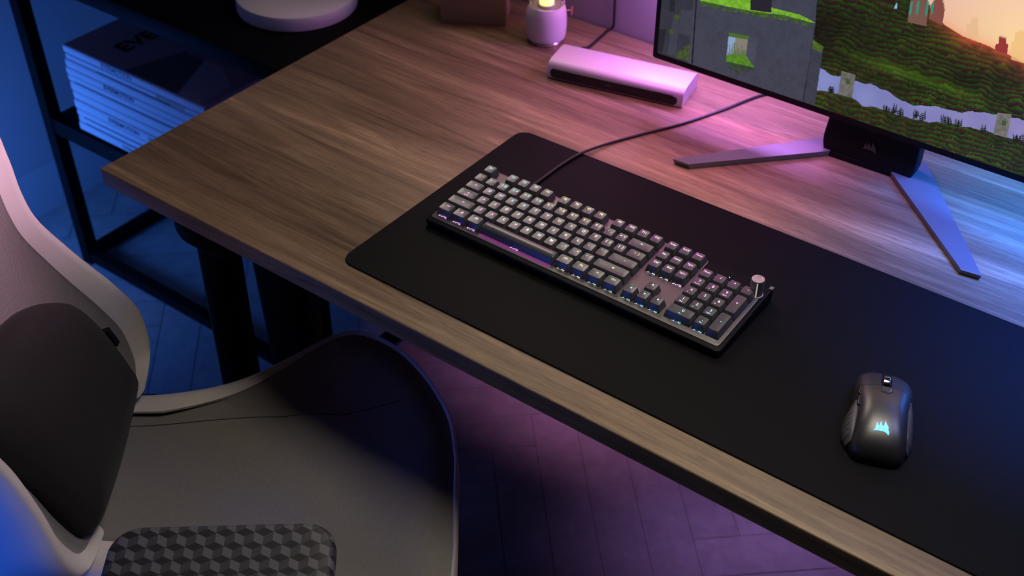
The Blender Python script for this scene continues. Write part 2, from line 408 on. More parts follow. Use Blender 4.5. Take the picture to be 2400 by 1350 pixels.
R(4, [('` ~', 0, 1, 'cyan')]+[(a, i+1, 1, c) for i, (a, c) in enumerate((('1 !', 'cyan'), ('2 @', 'cyan'), ('3 #', 'cyan'), ('4 $', 'teal'), ('5 %', 'teal'), ('6 ^', 'yellow'),
     ('7 &', 'yellow'), ('8 *', 'yellow'), ('9 (', 'yellow'), ('0 )', 'white'), ('- _', 'white'), ('= +', 'white')))]+[('<-', 13, 2, 'white'),
     ('Ins', 15.25, 1, 'white'), ('Home', 16.25, 1, 'white'), ('PgUp', 17.25, 1, 'pink'), ('Num', 18.5, 1, 'pink'), ('/', 19.5, 1, 'white'), ('*', 20.5, 1, 'pink'), ('-', 21.5, 1, 'white')])
R(3, [('=', 0, 1.5, 'pink')]+[(a, 1.5+i, 1, c) for i, (a, c) in enumerate(zip('QWERTYUIOP', ('lav', 'lav', 'cyan', 'cyan', 'white', 'white', 'yellow', 'white', 'white', 'white')))]
   + [('[ {', 11.5, 1, 'white'), ('] }', 12.5, 1, 'white'), ('\\ |', 13.5, 1.5, 'yellow'), ('Del', 15.25, 1, 'white'), ('End', 16.25, 1, 'white'), ('PgDn', 17.25, 1, 'pink'),
      ('7', 18.5, 1, 'pink', 1, 'Home'), ('8', 19.5, 1, 'pink', 1, '^'), ('9', 20.5, 1, 'pink', 1, 'PgUp')])
R(2, [('o', 0, 1.75, 'pink', 1, 'CAPS')]+[(a, 1.75+i, 1, c) for i, (a, c) in enumerate(zip('ASDFGHJKL', ('pink', 'lav', 'white', 'white', 'white', 'white', 'white', 'white', 'white')))]
   + [('; :', 10.75, 1, 'white'), ("' \"", 11.75, 1, 'white'), ('-', 12.75, 2.25, 'yellow'), ('4', 18.5, 1, 'pink', 1, '<'), ('5', 19.5, 1, 'lav'), ('6', 20.5, 1, 'white', 1, '>'), ('+', 21.5, 1, 'pink', 2)])
R(1, [('o', 0, 2.25, 'pink')]+[(a, 2.25+i, 1, c) for i, (a, c) in enumerate(zip('ZXCVBNM', ('pink', 'pink', 'white', 'white', 'white', 'white', 'white')))]
   + [(', <', 9.25, 1, 'white'), ('. >', 10.25, 1, 'white'), ('/ ?', 11.25, 1, 'white'), ('o', 12.25, 2.75, 'yellow'), ('^', 16.25, 1, 'white'),
      ('1', 18.5, 1, 'white', 1, 'End'), ('2', 19.5, 1, 'cyan', 1, 'v'), ('3', 20.5, 1, 'cyan', 1, 'PgDn')])
R(0, [('Ctrl', 0, 1.25, 'pink'), ('#', 1.25, 1.25, 'pink'), ('Alt', 2.5, 1.25, 'white'), ('', 3.75, 6.25, None), ('Alt', 10, 1.25, 'yellow'), ('Fn', 11.25, 1.25, 'yellow'),
      ('=', 12.5, 1.25, 'green'), ('Ctrl', 13.75, 1.25, 'green'), ('<', 15.25, 1, 'cyan'), ('v', 16.25, 1, 'cyan'), ('>', 17.25, 1, 'cyan'), ('0', 18.5, 2, 'cyan', 1, 'Ins'), ('.', 20.5, 1, 'cyan', 1, 'Del'), ('-', 21.5, 1, 'cyan', 2)])
# the two tall number-pad keys start one row lower
rows = [(l, x, (2 if l == '+' and h == 2 else y), w, h, c, s) for l, x, y, w, h, c, s in rows]
sub_white = {'.', '-'}
for lab, x, y, w, h, c, sub in rows:
    kc = keycap(x, y, w, h, convex=(w > 6)); k = kc.build('keycap', M['keycap'], kb, angle=50)
    if not c: continue
    mb = MB()
    def put(s, size, ox, oy):
        v, f = text_geo(s, size, .00003); cx, cy = (x+w/2+ox)*U, (y+h/2+oy)*U
        mb.add([(cx+a, cy+b, kc.surf(cx+a, cy+b)+.00010+q) for a, b, q in v], f)
    if lab in ('^', 'v', '<', '>') :
        a = {'^': 0, 'v': PI, '<': PI/2, '>': -PI/2}[lab]; cx, cy = (x+.5)*U, (y+.62)*U; r = .0018
        P = [(cx+r*math.cos(a+PI/2+t), cy+r*math.sin(a+PI/2+t)) for t in (0, 2*PI/3, 4*PI/3)]
        mb.add([(q[0], q[1], kc.surf(q[0], q[1])+.00012) for q in P], [(0, 1, 2)])
    elif len(lab) == 1: put(lab, .0058, 0.02 if w < 2 else .1, .11)
    elif len(lab) == 3 and lab[1] == ' ': put(lab[0], .0050, -.13, .13); put(lab[2], .0048, .15, .13)
    else: put(lab, .0050 if len(lab) < 3 else .0044 if len(lab) < 4 else .0037, 0, .14)
    if sub: put(sub, .0028 if len(sub) > 1 else .0036, 0 if len(sub) > 1 else -.12, -.17)
    mb.build('legend', M['glow_'+c], k, smooth=False)
# lit switch housings showing under the front keys
def switch_light(x, y, w, c):
    yy = y*U-.0006; xc = (x+w/2)*U; z = zp(yy)+.0011; mb = MB()
    for dx, dz, sx, q in ((-.0052, .0004, .0022, 1), (-.0034, .0014, .0012, 0), (-.0014, .0004, .0012, 1), (.0010, .0012, .0010, 1), (.0032, .0018, .0016, 0), (.0054, .0016, .0014, 0), (.0046, .0003, .0026, 1)):
        mb.box((xc+dx-sx/2, yy-.0004, z+dz-.0004), (xc+dx+sx/2, yy+.0006, z+dz+.0003), q)
    mb.build('switch_light', [M['glow_'+c], M['glow_lav' if c in ('pink', 'magenta') else 'glow_plate_lit']], kb, smooth=False)
M['glow_plate_lit'] = mat('dim switch housing', (.3, .28, .35), .4, emis=(.35, .28, .55), estr=.35)
for x, w, c in ((0, 1.25, 'magenta'), (1.25, 1.25, 'magenta'), (2.5, 1.25, 'magenta'), (10, 1.25, 'yellow'), (11.25, 1.25, 'yellow'), (12.5, 1.25, 'green'), (13.75, 1.25, 'green'),
                (15.25, 1, 'green'), (16.25, 1, 'cyan'), (17.25, 1, 'cyan'), (18.75, 1.5, 'cyan'), (20.5, 1, 'cyan')): switch_light(x, 0, w, c)
switch_light(6.2, -.02, 1.3, 'magenta')
M['painted_glow'] = mat('magenta lit diffuser', (.2, .05, .2), .5, emis=(.30, .035, .28), estr=.22)  # painted emission in place of LED light spilling onto the plate under the spacebar
MB().loft([tl(rrect(3.9*U, 9.9*U, -.30*U, .04*U, .0008, 0, 3), .0011), tl(rrect(3.95*U, 9.85*U, -.27*U, .02*U, .0006, 0, 3), .0014)]).build('painted_glow_strip', M['painted_glow'], kb)
for x, c in ((15.25, 'white'), (16.25, 'white'), (17.25, 'pink')): switch_light(x, 3, 1, c)
# knob, status lights, media marks on the top strip
kx_, ky_ = 22.34*U, 5.12*U; zk = zp(ky_)
kn = MB().lathe([(.0090, zk), (.0090, zk+.0012), (.0080, zk+.0014), (.0082, zk+.0215), (.0083, zk+.0225), (.0083, zk+.0232), (.0079, zk+.0242), (.003, zk+.0245), (.0004, zk+.0245)], kx_, ky_, 48).build('volume_knob', M['knob'], kb, angle=30)
a = -1.15
MB().box((-.0004, -.00075, 0), (.0003, .00075, .0210)).build('pointer', M['white_mark'], kn).matrix_local = Matrix.Translation((kx_+.0082*math.cos(a), ky_+.0082*math.sin(a), zk+.0016)) @ Matrix.Rotation(a, 4, 'Z')
tick = MB()
for aa in (2.5, .75):
    c_, s_ = math.cos(aa), math.sin(aa); p = [(kx_+r*c_-t*s_, ky_+r*s_+t*c_, zk+.0247) for r, t in ((.004, -.0004), (.0062, -.0004), (.0062, .0004), (.004, .0004))]
    tick.add(p, [(0, 1, 2, 3)])
tick.build('tick_mark', M['white_mark'], kn, smooth=False)
for x, y, r in ((20.15, 5.62, .00065), (21.55, 5.30, .0008), (21.45, 5.02, .0006), (20.75, 5.35, .00045), (21.05, 5.35, .00045)):
    MB().lathe([(r, zp(y*U)-.0003), (r, zp(y*U)+.0002)], x*U, y*U, 12).build('status_light', M['led_white'], kb, smooth=False)
mb = MB(); v, f = text_geo('C', .0042, .00004); mb.add([(19.35*U+a, 5.45*U+b, zp(5.45*U)+.0002+q) for a, b, q in v], f)
mb.build('top_mark', M['emblem_dim'], kb, smooth=False)
MB().box((22.78*U, 6.02*U, zp(6.1*U)-.0004), (23.03*U, 6.36*U, zp(6.1*U)+.0006)).build('corner_badge', M['stand'], kb)
# cable of the keyboard, lying over the pad and desk to behind the monitor
ko = Vector((.04806, .13883, DZ+.0027))
cb = [(.1040, .255, .0095), (.1036, .285, .0062), (.1034, .315, .0050), (.1045, .350, .0052), (.1085, .387, .0052), (.1155, .412, .0050), (.1290, .452, .0026), (.1500, .495, .0023), (.1825, .556, .0023), (.2125, .632, .0023), (.236, .700, .0023), (.26, .735, .0023)]
MB().tube([Vector((x, y, z+DZ))-ko for x, y, z in catmull(cb, 8)], .0021, 10).build('cable', M['cable'], kb)

# ------------------------------------------------------------------ mouse
mo = thing('mouse', 'black wireless mouse with cyan lit emblem on the desk pad', 'mouse', (.6865, .1215, DZ+.0024), math.atan2(.33, .944))
def shell_loop(y, hw, z0, z1, k=2.9, n=28, cx=0.):
    L = []
    for i in range(n):
        t = PI*i/(n-1); c, s = math.cos(t), math.sin(t)
        L.append((cx+hw*math.copysign(abs(c)**(2/k), c), y, z0+(z1-z0)*abs(s)**(2/k)))
    return L
def dome(secs, z0=.0035):
    """secs: (y, half width, top height)"""
    loops = []
    for y, hw, zz in secs:
        L = shell_loop(y, hw, z0, zz); L += [(-hw*.96, y, z0-.002), (hw*.96, y, z0-.002)]
        loops.append(L)
    return MB().loft(loops)
sec = [(-.0485, .011, .007), (-.0473, .020, .014), (-.0435, .0262, .0205), (-.036, .0295, .028), (-.025, .0305, .0340), (-.012, .0302, .0382), (.002, .0298, .0402), (.016, .0302, .0402), (.0283, .0316, .0388), (.0400, .0326, .0362)]
dome(sec).build('shell', M['mouse'], mo, angle=60)
fsec = [(.0404, .0326, .0362), (.048, .0328, .0340), (.058, .0322, .0306), (.068, .0318, .0268), (.076, .0302, .0232), (.0785, .0290, .0205)]
allsec = sec+fsec
def on_shell(x, y):
    for (ya, ha, za), (yb, hb, zb) in zip(allsec, allsec[1:]):
        if ya <= y <= yb:
            t = (y-ya)/max(yb-ya, 1e-9); hw = ha+(hb-ha)*t; zz = za+(zb-za)*t
            return .0035+(zz-.0035)*max(0, 1-abs(x/hw)**2.9)**(1/2.9)
    return .02
def button(side):
    loops = []; xi = .0058
    for k, (y, hw, zz) in enumerate(fsec):
        L = [(side*xi, 0, .006)]; t0 = math.acos((xi/hw)**(2.9/2))
        for j in range(11):
            t = t0*(1-j/10); x = hw*max(math.cos(t), 0)**(2/2.9); z_ = .0035+(zz-.0035)*max(math.sin(t), 0)**(2/2.9); L.append((side*x, 0, z_))
        sl = (.15 if side > 0 else .03)*(k/(len(fsec)-1))**1.5
        loops.append([(x, y-max(0, abs(x)-xi)*sl*2.0, z_) for x, _, z_ in L])
    e = loops[-1]; loops.append([(x*.96+side*.0002, y+.0002-.0008, max(.006, z_-.0045)) for x, y, z_ in e])
    return MB().loft(loops)
button(-1).build('left_button', M['mouse'], mo, angle=38)
button(1).build('right_button', M['mouse'], mo, angle=38)
def stadium(w_, y0, y1, n=8):
    P = []
    for k in range(n+1): a = PI*k/n; P.append((w_*math.cos(a), y1-w_+w_*math.sin(a)))
    for k in range(n+1): a = PI+PI*k/n; P.append((w_*math.cos(a), y0+w_+w_*math.sin(a)))
    return P
ow = stadium(.0062, .0275, .0800)
MB().loft([[(x, y, on_shell(x, min(y, .0784))+.0002) for x, y in ow], [(x*.9, y+(0.0535-y)*.04, on_shell(x, min(y, .0784))+.0004) for x, y in ow], [(x*.5, .0535+(y-.0535)*.75, on_shell(0, .0535+(y-.0535)*.75)-.002) for x, y in ow]]).build('wheel_well', M['gloss_black'], mo)
uu = [(x, y) for x, y in stadium(.0066, .0268, .0790) if y < .062]; uu = sorted([p for p in uu if p[0] < 0], key=lambda p: -p[1])+sorted([p for p in uu if p[0] >= 0], key=lambda p: p[1])
uu = [(-.0066, .062)]+uu+[(.0066, .062)]
MB().tube([(x, y, on_shell(x, y)+.0002) for x, y in uu], .0006, 8).build('wheel_rim', M['mouse'], mo)
wl = MB(); R0 = .0120; prof = [(-.0040, R0-.0016), (-.0033, R0-.0002), (-.0012, R0), (.0012, R0), (.0033, R0-.0002), (.0040, R0-.0016)]
WY, WZ = .0520, .0268
wl.loft([[(x, r*math.cos(2*PI*k/40)+WY, r*math.sin(2*PI*k/40)+WZ) for k in range(40)] for x, r in prof])
wheel = wl.build('scroll_wheel', M['chrome'], mo, angle=40)
rib = MB()
for k in range(12):
    t = 2*PI*k/12; r = R0+.0002
    rib.add([(x, r*math.cos(t+d)+WY, r*math.sin(t+d)+WZ) for x, d in ((-.0030, -.05), (.0030, -.05), (.0030, .05), (-.0030, .05))], [(0, 1, 2, 3)])
rib.build('rubber_ring', M['rubber'], wheel, smooth=False)
def grip(side):
    """flared side wing with a dotted pad"""
    mb = MB(); loops = []
    W = [(-.034, .0262, .0330, .0165), (-.022, .0272, .0385, .0235), (-.006, .0266, .0395, .0265), (.010, .0262, .0378, .0270), (.024, .0264, .0340, .0240), (.036, .0266, .0300, .0200)]
    if side > 0: W = [(-.030, .0262, .0325, .0170), (-.016, .0272, .0362, .0220), (.000, .0266, .0366, .0245), (.016, .0262, .0362, .0270), (.032, .0264, .0346, .0265), (.046, .0262, .0300, .0215)]
    for y, xi, xo, zz in W:
        loops.append([(side*xi*.9, y, .002), (side*xi*1.0, y, zz), (side*(xi+.0016), y, zz+.0006), (side*(xi*.6+xo*.4), y, zz-.0012), (side*(xi*.25+xo*.75), y, zz*.62), (side*xo, y, .0045), (side*(xo-.001), y, .0022)])
    mb.loft(loops); g = mb.build('side_grip', M['mouse_grip'], mo, angle=50)
    dots = MB()
    for a in range(8):
        for b in range(5):
            fy = .12+a*.095; fx = .18+b*.16+(a % 2)*.06
            i = min(int(fy*5), 4); t = fy*5-i
            def P(fx):
                A, B = loops[i], loops[i+1]; s = fx*2; j = 3 if s < 1 else 4; q = s-(j-3)
                p = [[A[m][d]+(B[m][d]-A[m][d])*t for d in range(3)] for m in (j, j+1)]
                return Vector([p[0][d]+(p[1][d]-p[0][d])*q for d in range(3)])
            c = P(min(fx, .95)); nrm = Vector((side*.85, 0, .5)).normalized(); e1 = Vector((0, 1, 0)); e2 = nrm.cross(e1)
            c = c+nrm*.00015; dots.add([c+e1*.0009*math.cos(PI*k/3)+e2*.0009*math.sin(PI*k/3) for k in range(6)], [tuple(range(6))])
    dots.build('grip_dots', M['gloss_black'], g, smooth=False)
grip(-1); grip(1)
for y0 in (.010, .0275):
    MB().rbox((-.0280, y0, .0262), (-.0240, y0+.0155, .0306), .0014, 3).build('side_button', M['gloss_black'], mo)
v, f = sails_geo(.0165, .0150, .0003)
MB().add([(a, b-.0225, on_shell(a, b-.0225)+.0003+q) for a, b, q in v], f).build('emblem', M['emblem_glow'], mo, smooth=False)

# ------------------------------------------------------------------ monitor
MXC, MY = .4515, .606
mon = thing('monitor', 'large black monitor on a V shaped stand showing a terraced landscape', 'monitor', (MXC, .63, DZ))
ML, MR, MZ0, MZ1 = -.3570, .3570, .0640, .4810
def my(y): return y-.63
mb = MB(); T = []
def fr(x0, x1, z0, z1, y): return [(x, y, z) for x, z, _ in rrect(x0, x1, z0, z1, .004, 0, 3)]
mb.loft([fr(ML, MR, MZ0, MZ1, my(.6062)), fr(ML, MR, MZ0, MZ1, my(.6105)), fr(ML+.012, MR-.012, MZ0+.030, MZ1-.014, my(.6150)), fr(ML+.04, MR-.04, MZ0+.08, MZ1-.04, my(.640)), fr(ML+.12, MR-.12, MZ0+.14, MZ1-.08, my(.660))], cap0=False)
mb.loft([fr(ML, MR, MZ0, MZ1, my(.6062)), fr(ML+.0004, MR-.0004, MZ0+.0004, MZ1-.0004, my(.6058)), fr(ML+.0072, MR-.0072, MZ0+.0092, MZ1-.0072, my(.6058)), fr(ML+.0074, MR-.0074, MZ0+.0094, MZ1-.0074, my(.6068))], cap0=False, cap1=False)
mb.build('housing', M['bezel'], mon)
# neck
nk = MB(); loops = []
for z, y0, y1, hw in ((.004, .612, .640, .066), (.020, .6125, .640, .0695), (.030, .613, .640, .070), (.20, .648, .668, .062)):
    loops.append([(x, my(y), z) for x, y, _ in rrect(-hw, hw, y0, y1, .003, 0, 3)])
neck = nk.loft(loops).build('neck', M['neck'], mon)
v, f = sails_geo(.021, .0165, .0002)
MB().add([(a+.001, my(.6128+.0013)-.0022-q, .0365+b) for a, b, q in v], f).build('emblem', M['emblem_dim'], neck, smooth=False)
def foot(s):
    P = [(-.225, .455), (-.200, .456), (-.0545, .6095), (-.0545, .6400), (-.066, .6400), (-.078, .640)]
    if s > 0: P = [(.2265, .457), (.2005, .4535), (.0380, .612), (.0545, .640), (.068, .665)]
    Q = [(x, my(y)) for x, y in P]
    mb = MB(); cx = sum(q[0] for q in Q)/len(Q); cy = sum(q[1] for q in Q)/len(Q)
    ins = lambda d: [(x+(cx-x)*d, y+(cy-y)*d) for x, y in Q]
    mb.loft([[(x, y, .0005) for x, y in ins(.02)], [(x, y, .0082) for x, y in Q], [(x, y, .009) for x, y in ins(.008)]])
    mb.build('foot', M['stand'], mon, angle=25)
foot(-1); foot(1)
MB().prism([(-.056, my(.6095)), (.0395, my(.6118)), (.0565, my(.640)), (-.0565, my(.640))], .0006, .0086).build('base_bridge', M['neck'], mon)

# ---- what the screen shows: a plain terraced landscape at sunset, as colours of the lit panel
def screen():
    W_, H_ = .7085-.0006, .3990
    x0, x1 = ML+.0074, MR-.0074; z0, z1 = MZ0+.0094, MZ1-.0074
    xs = np.concatenate([np.linspace(x0, x0+.575, 820), np.linspace(x0+.577, x1, 60)]); zs = np.concatenate([np.linspace(z0, z0+.175, 300), np.linspace(z0+.177, z1, 60)])
    nx, nz = len(xs), len(zs)
    X, Z = np.meshgrid(xs, zs); y = my(.6064)
    P = np.stack([X+MXC, np.full_like(X, .6064), Z+DZ], -1).astype(float) - np.array(CAM)
    d = P@np.array(fw); px = 1200+F_PX*(P@np.array(rt))/d; py = 675-F_PX*(P@np.array(upv))/d     # picture layout follows the panel seen in perspective
    rng = np.random.RandomState(3)
    def vnoise(u, v, s):
        g = rng.rand(64, 64); u = (u/s) % 63; v = (v/s) % 63; i = u.astype(int); j = v.astype(int); a = u-i; b = v-j; a = a*a*(3-2*a); b = b*b*(3-2*b)
        return g[i, j]*(1-a)*(1-b)+g[i+1, j]*a*(1-b)+g[i, j+1]*(1-a)*b+g[i+1, j+1]*a*b
    def inside(poly, qx=None, qy=None):
        qx = px if qx is None else qx; qy = py if qy is None else qy
        r = np.zeros(px.shape, bool); n = len(poly)
        for k in range(n):
            (ax, ay), (bx, by) = poly[k], poly[(k+1) % n]
            if ay == by: continue
            c = ((ay > qy) != (by > qy)) & (qx < (bx-ax)*(qy-ay)/(by-ay)+ax); r ^= c
        return r
    def z7(*pts): return [(1700+a/3.374, b/3.374) for a, b in pts]
    def z4(*pts): return [(1500+a*.375, b*.375) for a, b in pts]
    col = np.zeros(px.shape+(3,))
    def put(m, c, a=1.):
        c = np.asarray(c, float); col[m] = col[m]*(1-a)+(c if c.ndim == 1 else c[m])*a
    L = lambda c: np.array(c, float)
    # hills with grass terraces
    n1 = vnoise(px, py, 46.); n2 = vnoise(px+300, py+40, 17.); n3 = vnoise(px, py, 5.); n4 = vnoise(px+77, py*3, 9.)
    t = (py-.30*px+14*n1+9*n2+3*n3)/12.5; ph = t-np.floor(t)
    dark = np.clip(1.0-.55*np.exp(-((px-1830)**2/190**2+(py-70)**2/75**2))-.25*np.exp(-((px-2240)**2/120**2+(py-190)**2/30**2)), 0, 1)
    grass = np.stack([24+24*n1*n2+20*n3, 42+36*n1*n2+24*n3, 14+9*n3], -1); earth = np.stack([50+40*n2*n3, 37+24*n2*n3, 25+10*n2], -1)*.9
    k = np.clip((ph-.46)/.12, 0, 1)[..., None]; col[:] = grass*(1-k)+earth*k
    col *= (dark*(.72+.28*np.clip(1-np.abs(ph-.25)*1.2, 0, 1)))[..., None]
    glow = np.exp(-((py-(.27*px-488+40+30*np.cos(px/90)))**2)/26**2)[..., None]*.75
    gl = np.exp(-((py-.345*px+560)**2)/14.**2)[..., None]*np.clip((px-1960)/120, 0, 1)[..., None]*np.clip((2330-px)/100, 0, 1)[..., None]
    col += gl*np.array([24, 40, 4])
    sk = z7((1735, 198), (1790, 232), (1880, 288), (1960, 318), (2090, 368), (2140, 395), (2240, 432), (2300, 462), (2362, 492), (2500, 545), (9000, 3300), (9000, -9000), (-9000, -9000), (-9000, -4600), (0, -640), (1480, -70), (1600, 20))
    # ridge glow
    line = np.interp(px, [1500, 2000, 2160, 2214, 2257, 2319, 2364, 2400, 2800], [-120, -30, 30, 59, 86, 109, 128, 146, 300])
    dd = py-line; rg = np.exp(-np.clip(dd, 0, None)/26.)*np.clip((px-2130)/120, 0, 1)
    col = col*(1-rg[..., None]*.85)+np.array([186, 74, 50])*rg[..., None]*.85*(.8+.35*n2[..., None])
    # sky
    s = np.clip((px-2190)/210, 0, 1.3); h = np.clip(-dd/120, 0, 1.2)
    sky = np.stack([236+16*s-4*h, 186+30*s*(1-.5*np.abs(h-.4))+0*h, 156+18*h-8*s], -1)
    m = inside(sk); put(m, np.clip(sky, 0, 255))
    red = np.exp(-np.clip(-dd, 0, None)/10.)*m; col = col*(1-red[..., None]*.45)+np.array([236, 130, 96])*red[..., None]*.45
    # hazy towers beyond, and plain dark towers on the ridge
    put(inside(z7((1905, 296), (1905, 190), (1940, 190), (1940, 142), (2000, 142), (2000, 300))), L((232, 184, 142)), .8)
    put(inside(z7((2260, 470), (2262, 330), (2290, 330), (2290, 246), (2380, 246), (2500, 246), (2500, 545))), L((240, 190, 128)), .8)
    put(inside(z7((2132, 395), (2136, 352), (2160, 345), (2165, 296), (2220, 296), (2222, 345), (2238, 350), (2228, 430))), L((150, 54, 52)))
    put(inside(z7((1440, 175), (1460, 20), (1480, -40), (1600, -40), (1606, 40), (1590, 208))), L((116, 84, 74)))
    put(inside(z7((1608, 150), (1625, 60), (1650, -10), (1718, -10), (1736, 70), (1715, 200))), L((128, 76, 66)))
    for a in (1452, 1505, 1580, 1622): put(inside(z7((a, 115), (a+14, 12), (a+30, 14), (a+16, 120))), L((46, 142, 122)))
    put(inside(z7((1335, 70), (1337, 38), (1360, 38), (1358, 70))), L((150, 185, 235)))
    # river
    rv = z7((700, 520), (755, 540), (830, 590), (915, 610), (1030, 645), (1150, 665), (1280, 720), (1400, 800), (1500, 835), (1650, 840), (1860, 890), (1950, 880), (2150, 905), (2362, 950), (2700, 1030), (6000, 2200), (6000, 2500), (2700, 1210), (2362, 1120), (2250, 1090), (2120, 1050), (1990, 1020), (1870, 1000), (1760, 975), (1580, 960), (1400, 920), (1330, 895), (1200, 850), (1090, 840), (1000, 770), (900, 745), (700, 705))
    w_ = np.clip((px-1910)/480, 0, 1); riv = np.stack([122+14*w_, 130-2*w_, 188-6*w_], -1)+(n1[..., None]-.5)*16
    qy = py+2.2*np.sin(px/6.)*n3; m = inside(rv, px, qy); put(m, riv)
    bank = inside(rv, px, qy-5) & ~m & (py > .33*px-430+0); put(bank, L((58, 62, 30)), .55)
    # flowers and bright specks
    sp = (rng.rand(*px.shape) > .988) & (n1 > .52) & (py > .35*px-560) & ~m; put(sp, L((190, 190, 110)), .55)
    # piers in the river
    for q, wq in (((920, 556), (1030, 600)), ): pass
    for P_, c in ((z7((920, 560), (1030, 592), (1002, 775), (892, 745)), (106, 104, 100)), (z7((2152, 890), (2264, 905), (2226, 1092), (2120, 1060)), (112, 110, 104))):
        m = inside(P_); put(m, np.clip(np.array(c)+(n3[..., None]-.5)*26-(n2[..., None]-.5)*20, 0, 255))
        ox, oy = (P_[0][0]+P_[1][0])/2-1, P_[0][1]+24; put(inside([(ox-5, oy-6), (ox+5, oy-4), (ox+4, oy+8), (ox-6, oy+6)]), L((62, 84, 40)))
    # reeds
    for a, b in ((1262, 872), (1285, 880), (1325, 895), (1340, 880), (1375, 910), (1392, 905), (1500, 925), (1512, 910), (1550, 940), (1568, 930), (1720, 960), (1752, 965), (1775, 975), (1830, 990), (1855, 985), (2035, 1035), (2045, 1030), (2290, 1105), (2315, 1110), (2345, 1115), (830, 720), (842, 725)):
        hh = 60+30*rng.rand(); x_, y_ = 1700+a/3.374, b/3.374
        for dx in (-4, -1.5, 1.5, 4):
            q = hh*(.5+.5*rng.rand())/3.374; put(inside([(x_+dx-1, y_+4), (x_+dx-.8, y_-q*.6), (x_+dx+.8, y_-q*.9), (x_+dx+1.2, y_+4)]), L((24, 30, 18)))
    # grey stone blocks at the near side
    stone = np.stack([53+5*n2+5*n3, 55+5*n2+5*n3, 67+6*n2+6*n3], -1)
    put(inside(z4((-200, -400), (360, -400), (330, 330), (300, 420), (-200, 420))), stone*.86)
    for P_ in (((118, 180), (165, 185), (140, 330), (105, 320)), ((205, 120), (245, 120), (225, 345), (170, 340)), ((185, 0), (220, 0), (215, 75), (185, 70)), ((255, 60), (345, 70), (330, 230), (240, 210))):
        put(inside(z4(*P_)), stone*.62 if P_[0][0] in (118, 185) else stone*1.04)
    for P_ in (((210, 95), (250, 85), (246, 120), (214, 125)), ((175, 185), (215, 180), (205, 212), (180, 210)), ((230, 320), (285, 310), (285, 372), (225, 362)), ((275, 290), (312, 280), (318, 385), (285, 380))):
        m = inside(z4(*P_)); put(m, np.stack([52+30*n3, 70+34*n3, 30+10*n3], -1), .7)
    wall_ = z4((355, -300), (1130, -300), (1095, 150), (1070, 640), (1010, 640), (300, 420), (322, 180)); put(inside(wall_), stone*1.08)
    put(inside(z4((1095, 150), (1100, 152), (1026, 640), (1016, 640))), L((28, 32, 30))); put(inside(z4((352, -50), (360, -50), (330, 400), (320, 400))), L((26, 28, 34)))
    put(inside(z4((1080, 250), (1146, 292), (1092, 660), (1022, 640))), stone*1.0); put(inside(z4((1082, 248), (1148, 292), (1132, 330), (1076, 300))), np.stack([58+30*n3, 84+36*n3, 30+0*n3], -1), .85)
    gtop = z4((355, -60), (700, -60), (830, 50), (1000, 92), (1096, 142), (1060, 140), (900, 95), (700, 72), (500, 32), (380, 10)); put(inside(gtop), np.stack([96+36*n3, 150+40*n3, 40+10*n3], -1))
    m = inside(z4((380, 4), (500, 30), (700, 70), (900, 92), (1070, 140), (1070, 168), (900, 128), (700, 98), (500, 60), (380, 34))); put(m & (n4 > .38), np.stack([52+24*n3, 74+30*n3, 34+6*n3], -1))
    put(inside(z4((690, -60), (830, -60), (820, 80), (690, 62))), L((38, 36, 44)))
    # square opening with a view of grass and sky
    put(inside(z4((556, 203), (737, 238), (714, 422), (538, 384))), L((128, 124, 112)))
    put(inside(z4((556, 203), (600, 212), (585, 335), (542, 345))), L((136, 160, 196))); put(inside(z4((676, 226), (737, 238), (714, 422), (662, 352))), stone*1.2)
    put(inside(z4((556, 203), (680, 226), (676, 248), (552, 228))), L((72, 104, 42)))
    put(inside(z4((541, 345), (664, 352), (714, 422), (538, 384))), np.stack([70+24*n3, 116+30*n3, 34+0*n3], -1))
    for a in range(12):
        gx = 548+a*9.6; gh = 26+58*rng.rand(); put(inside(z4((gx, 352), (gx+1, 352-gh), (gx+5, 348-gh), (gx+7, 352))), L((66+20*rng.rand(), 96+24*rng.rand(), 30)))
    put(inside(z4((540, 384), (714, 422), (706, 440), (690, 436), (660, 452), (640, 440), (610, 470), (590, 440), (560, 440))), np.stack([40+20*n3, 54+20*n3, 36+10*n3], -1), .75)
    s_ = np.clip(col, 0, 255)/255; lin_ = np.where(s_ <= .04045, s_/12.92, ((s_+.055)/1.055)**2.4)
    me = bpy.data.meshes.new('screen')
    V = np.stack([X, np.full_like(X, y), Z], -1).reshape(-1, 3); idx = np.arange(nx*nz).reshape(nz, nx)
    Fq = np.stack([idx[:-1, :-1], idx[:-1, 1:], idx[1:, 1:], idx[1:, :-1]], -1).reshape(-1, 4)
    me.vertices.add(len(V)); me.vertices.foreach_set('co', V.astype('f4').ravel())
    me.loops.add(Fq.size); me.loops.foreach_set('vertex_index', Fq.astype('i4').ravel())
    me.polygons.add(len(Fq)); me.polygons.foreach_set('loop_start', np.arange(0, Fq.size, 4, dtype='i4'))
    me.update(calc_edges=True); me.validate()
    ca = me.color_attributes.new('picture', 'FLOAT_COLOR', 'POINT')
    ca.data.foreach_set('color', np.concatenate([lin_.reshape(-1, 3), np.ones((nx*nz, 1))], 1).astype('f4').ravel())
    m = mat('lit lcd panel', (.005, .005, .005), .35, spec=.2); n = N(m)
    a = n.new('ShaderNodeVertexColor', layer_name='picture'); n.link(a.outputs['Color'], n.b.inputs['Emission Color']); n.b.inputs['Emission Strength'].default_value = 1.0
    me.materials.append(m); o = bpy.data.objects.new('screen', me); C.objects.link(o); o.parent = mon
    return o
screen()

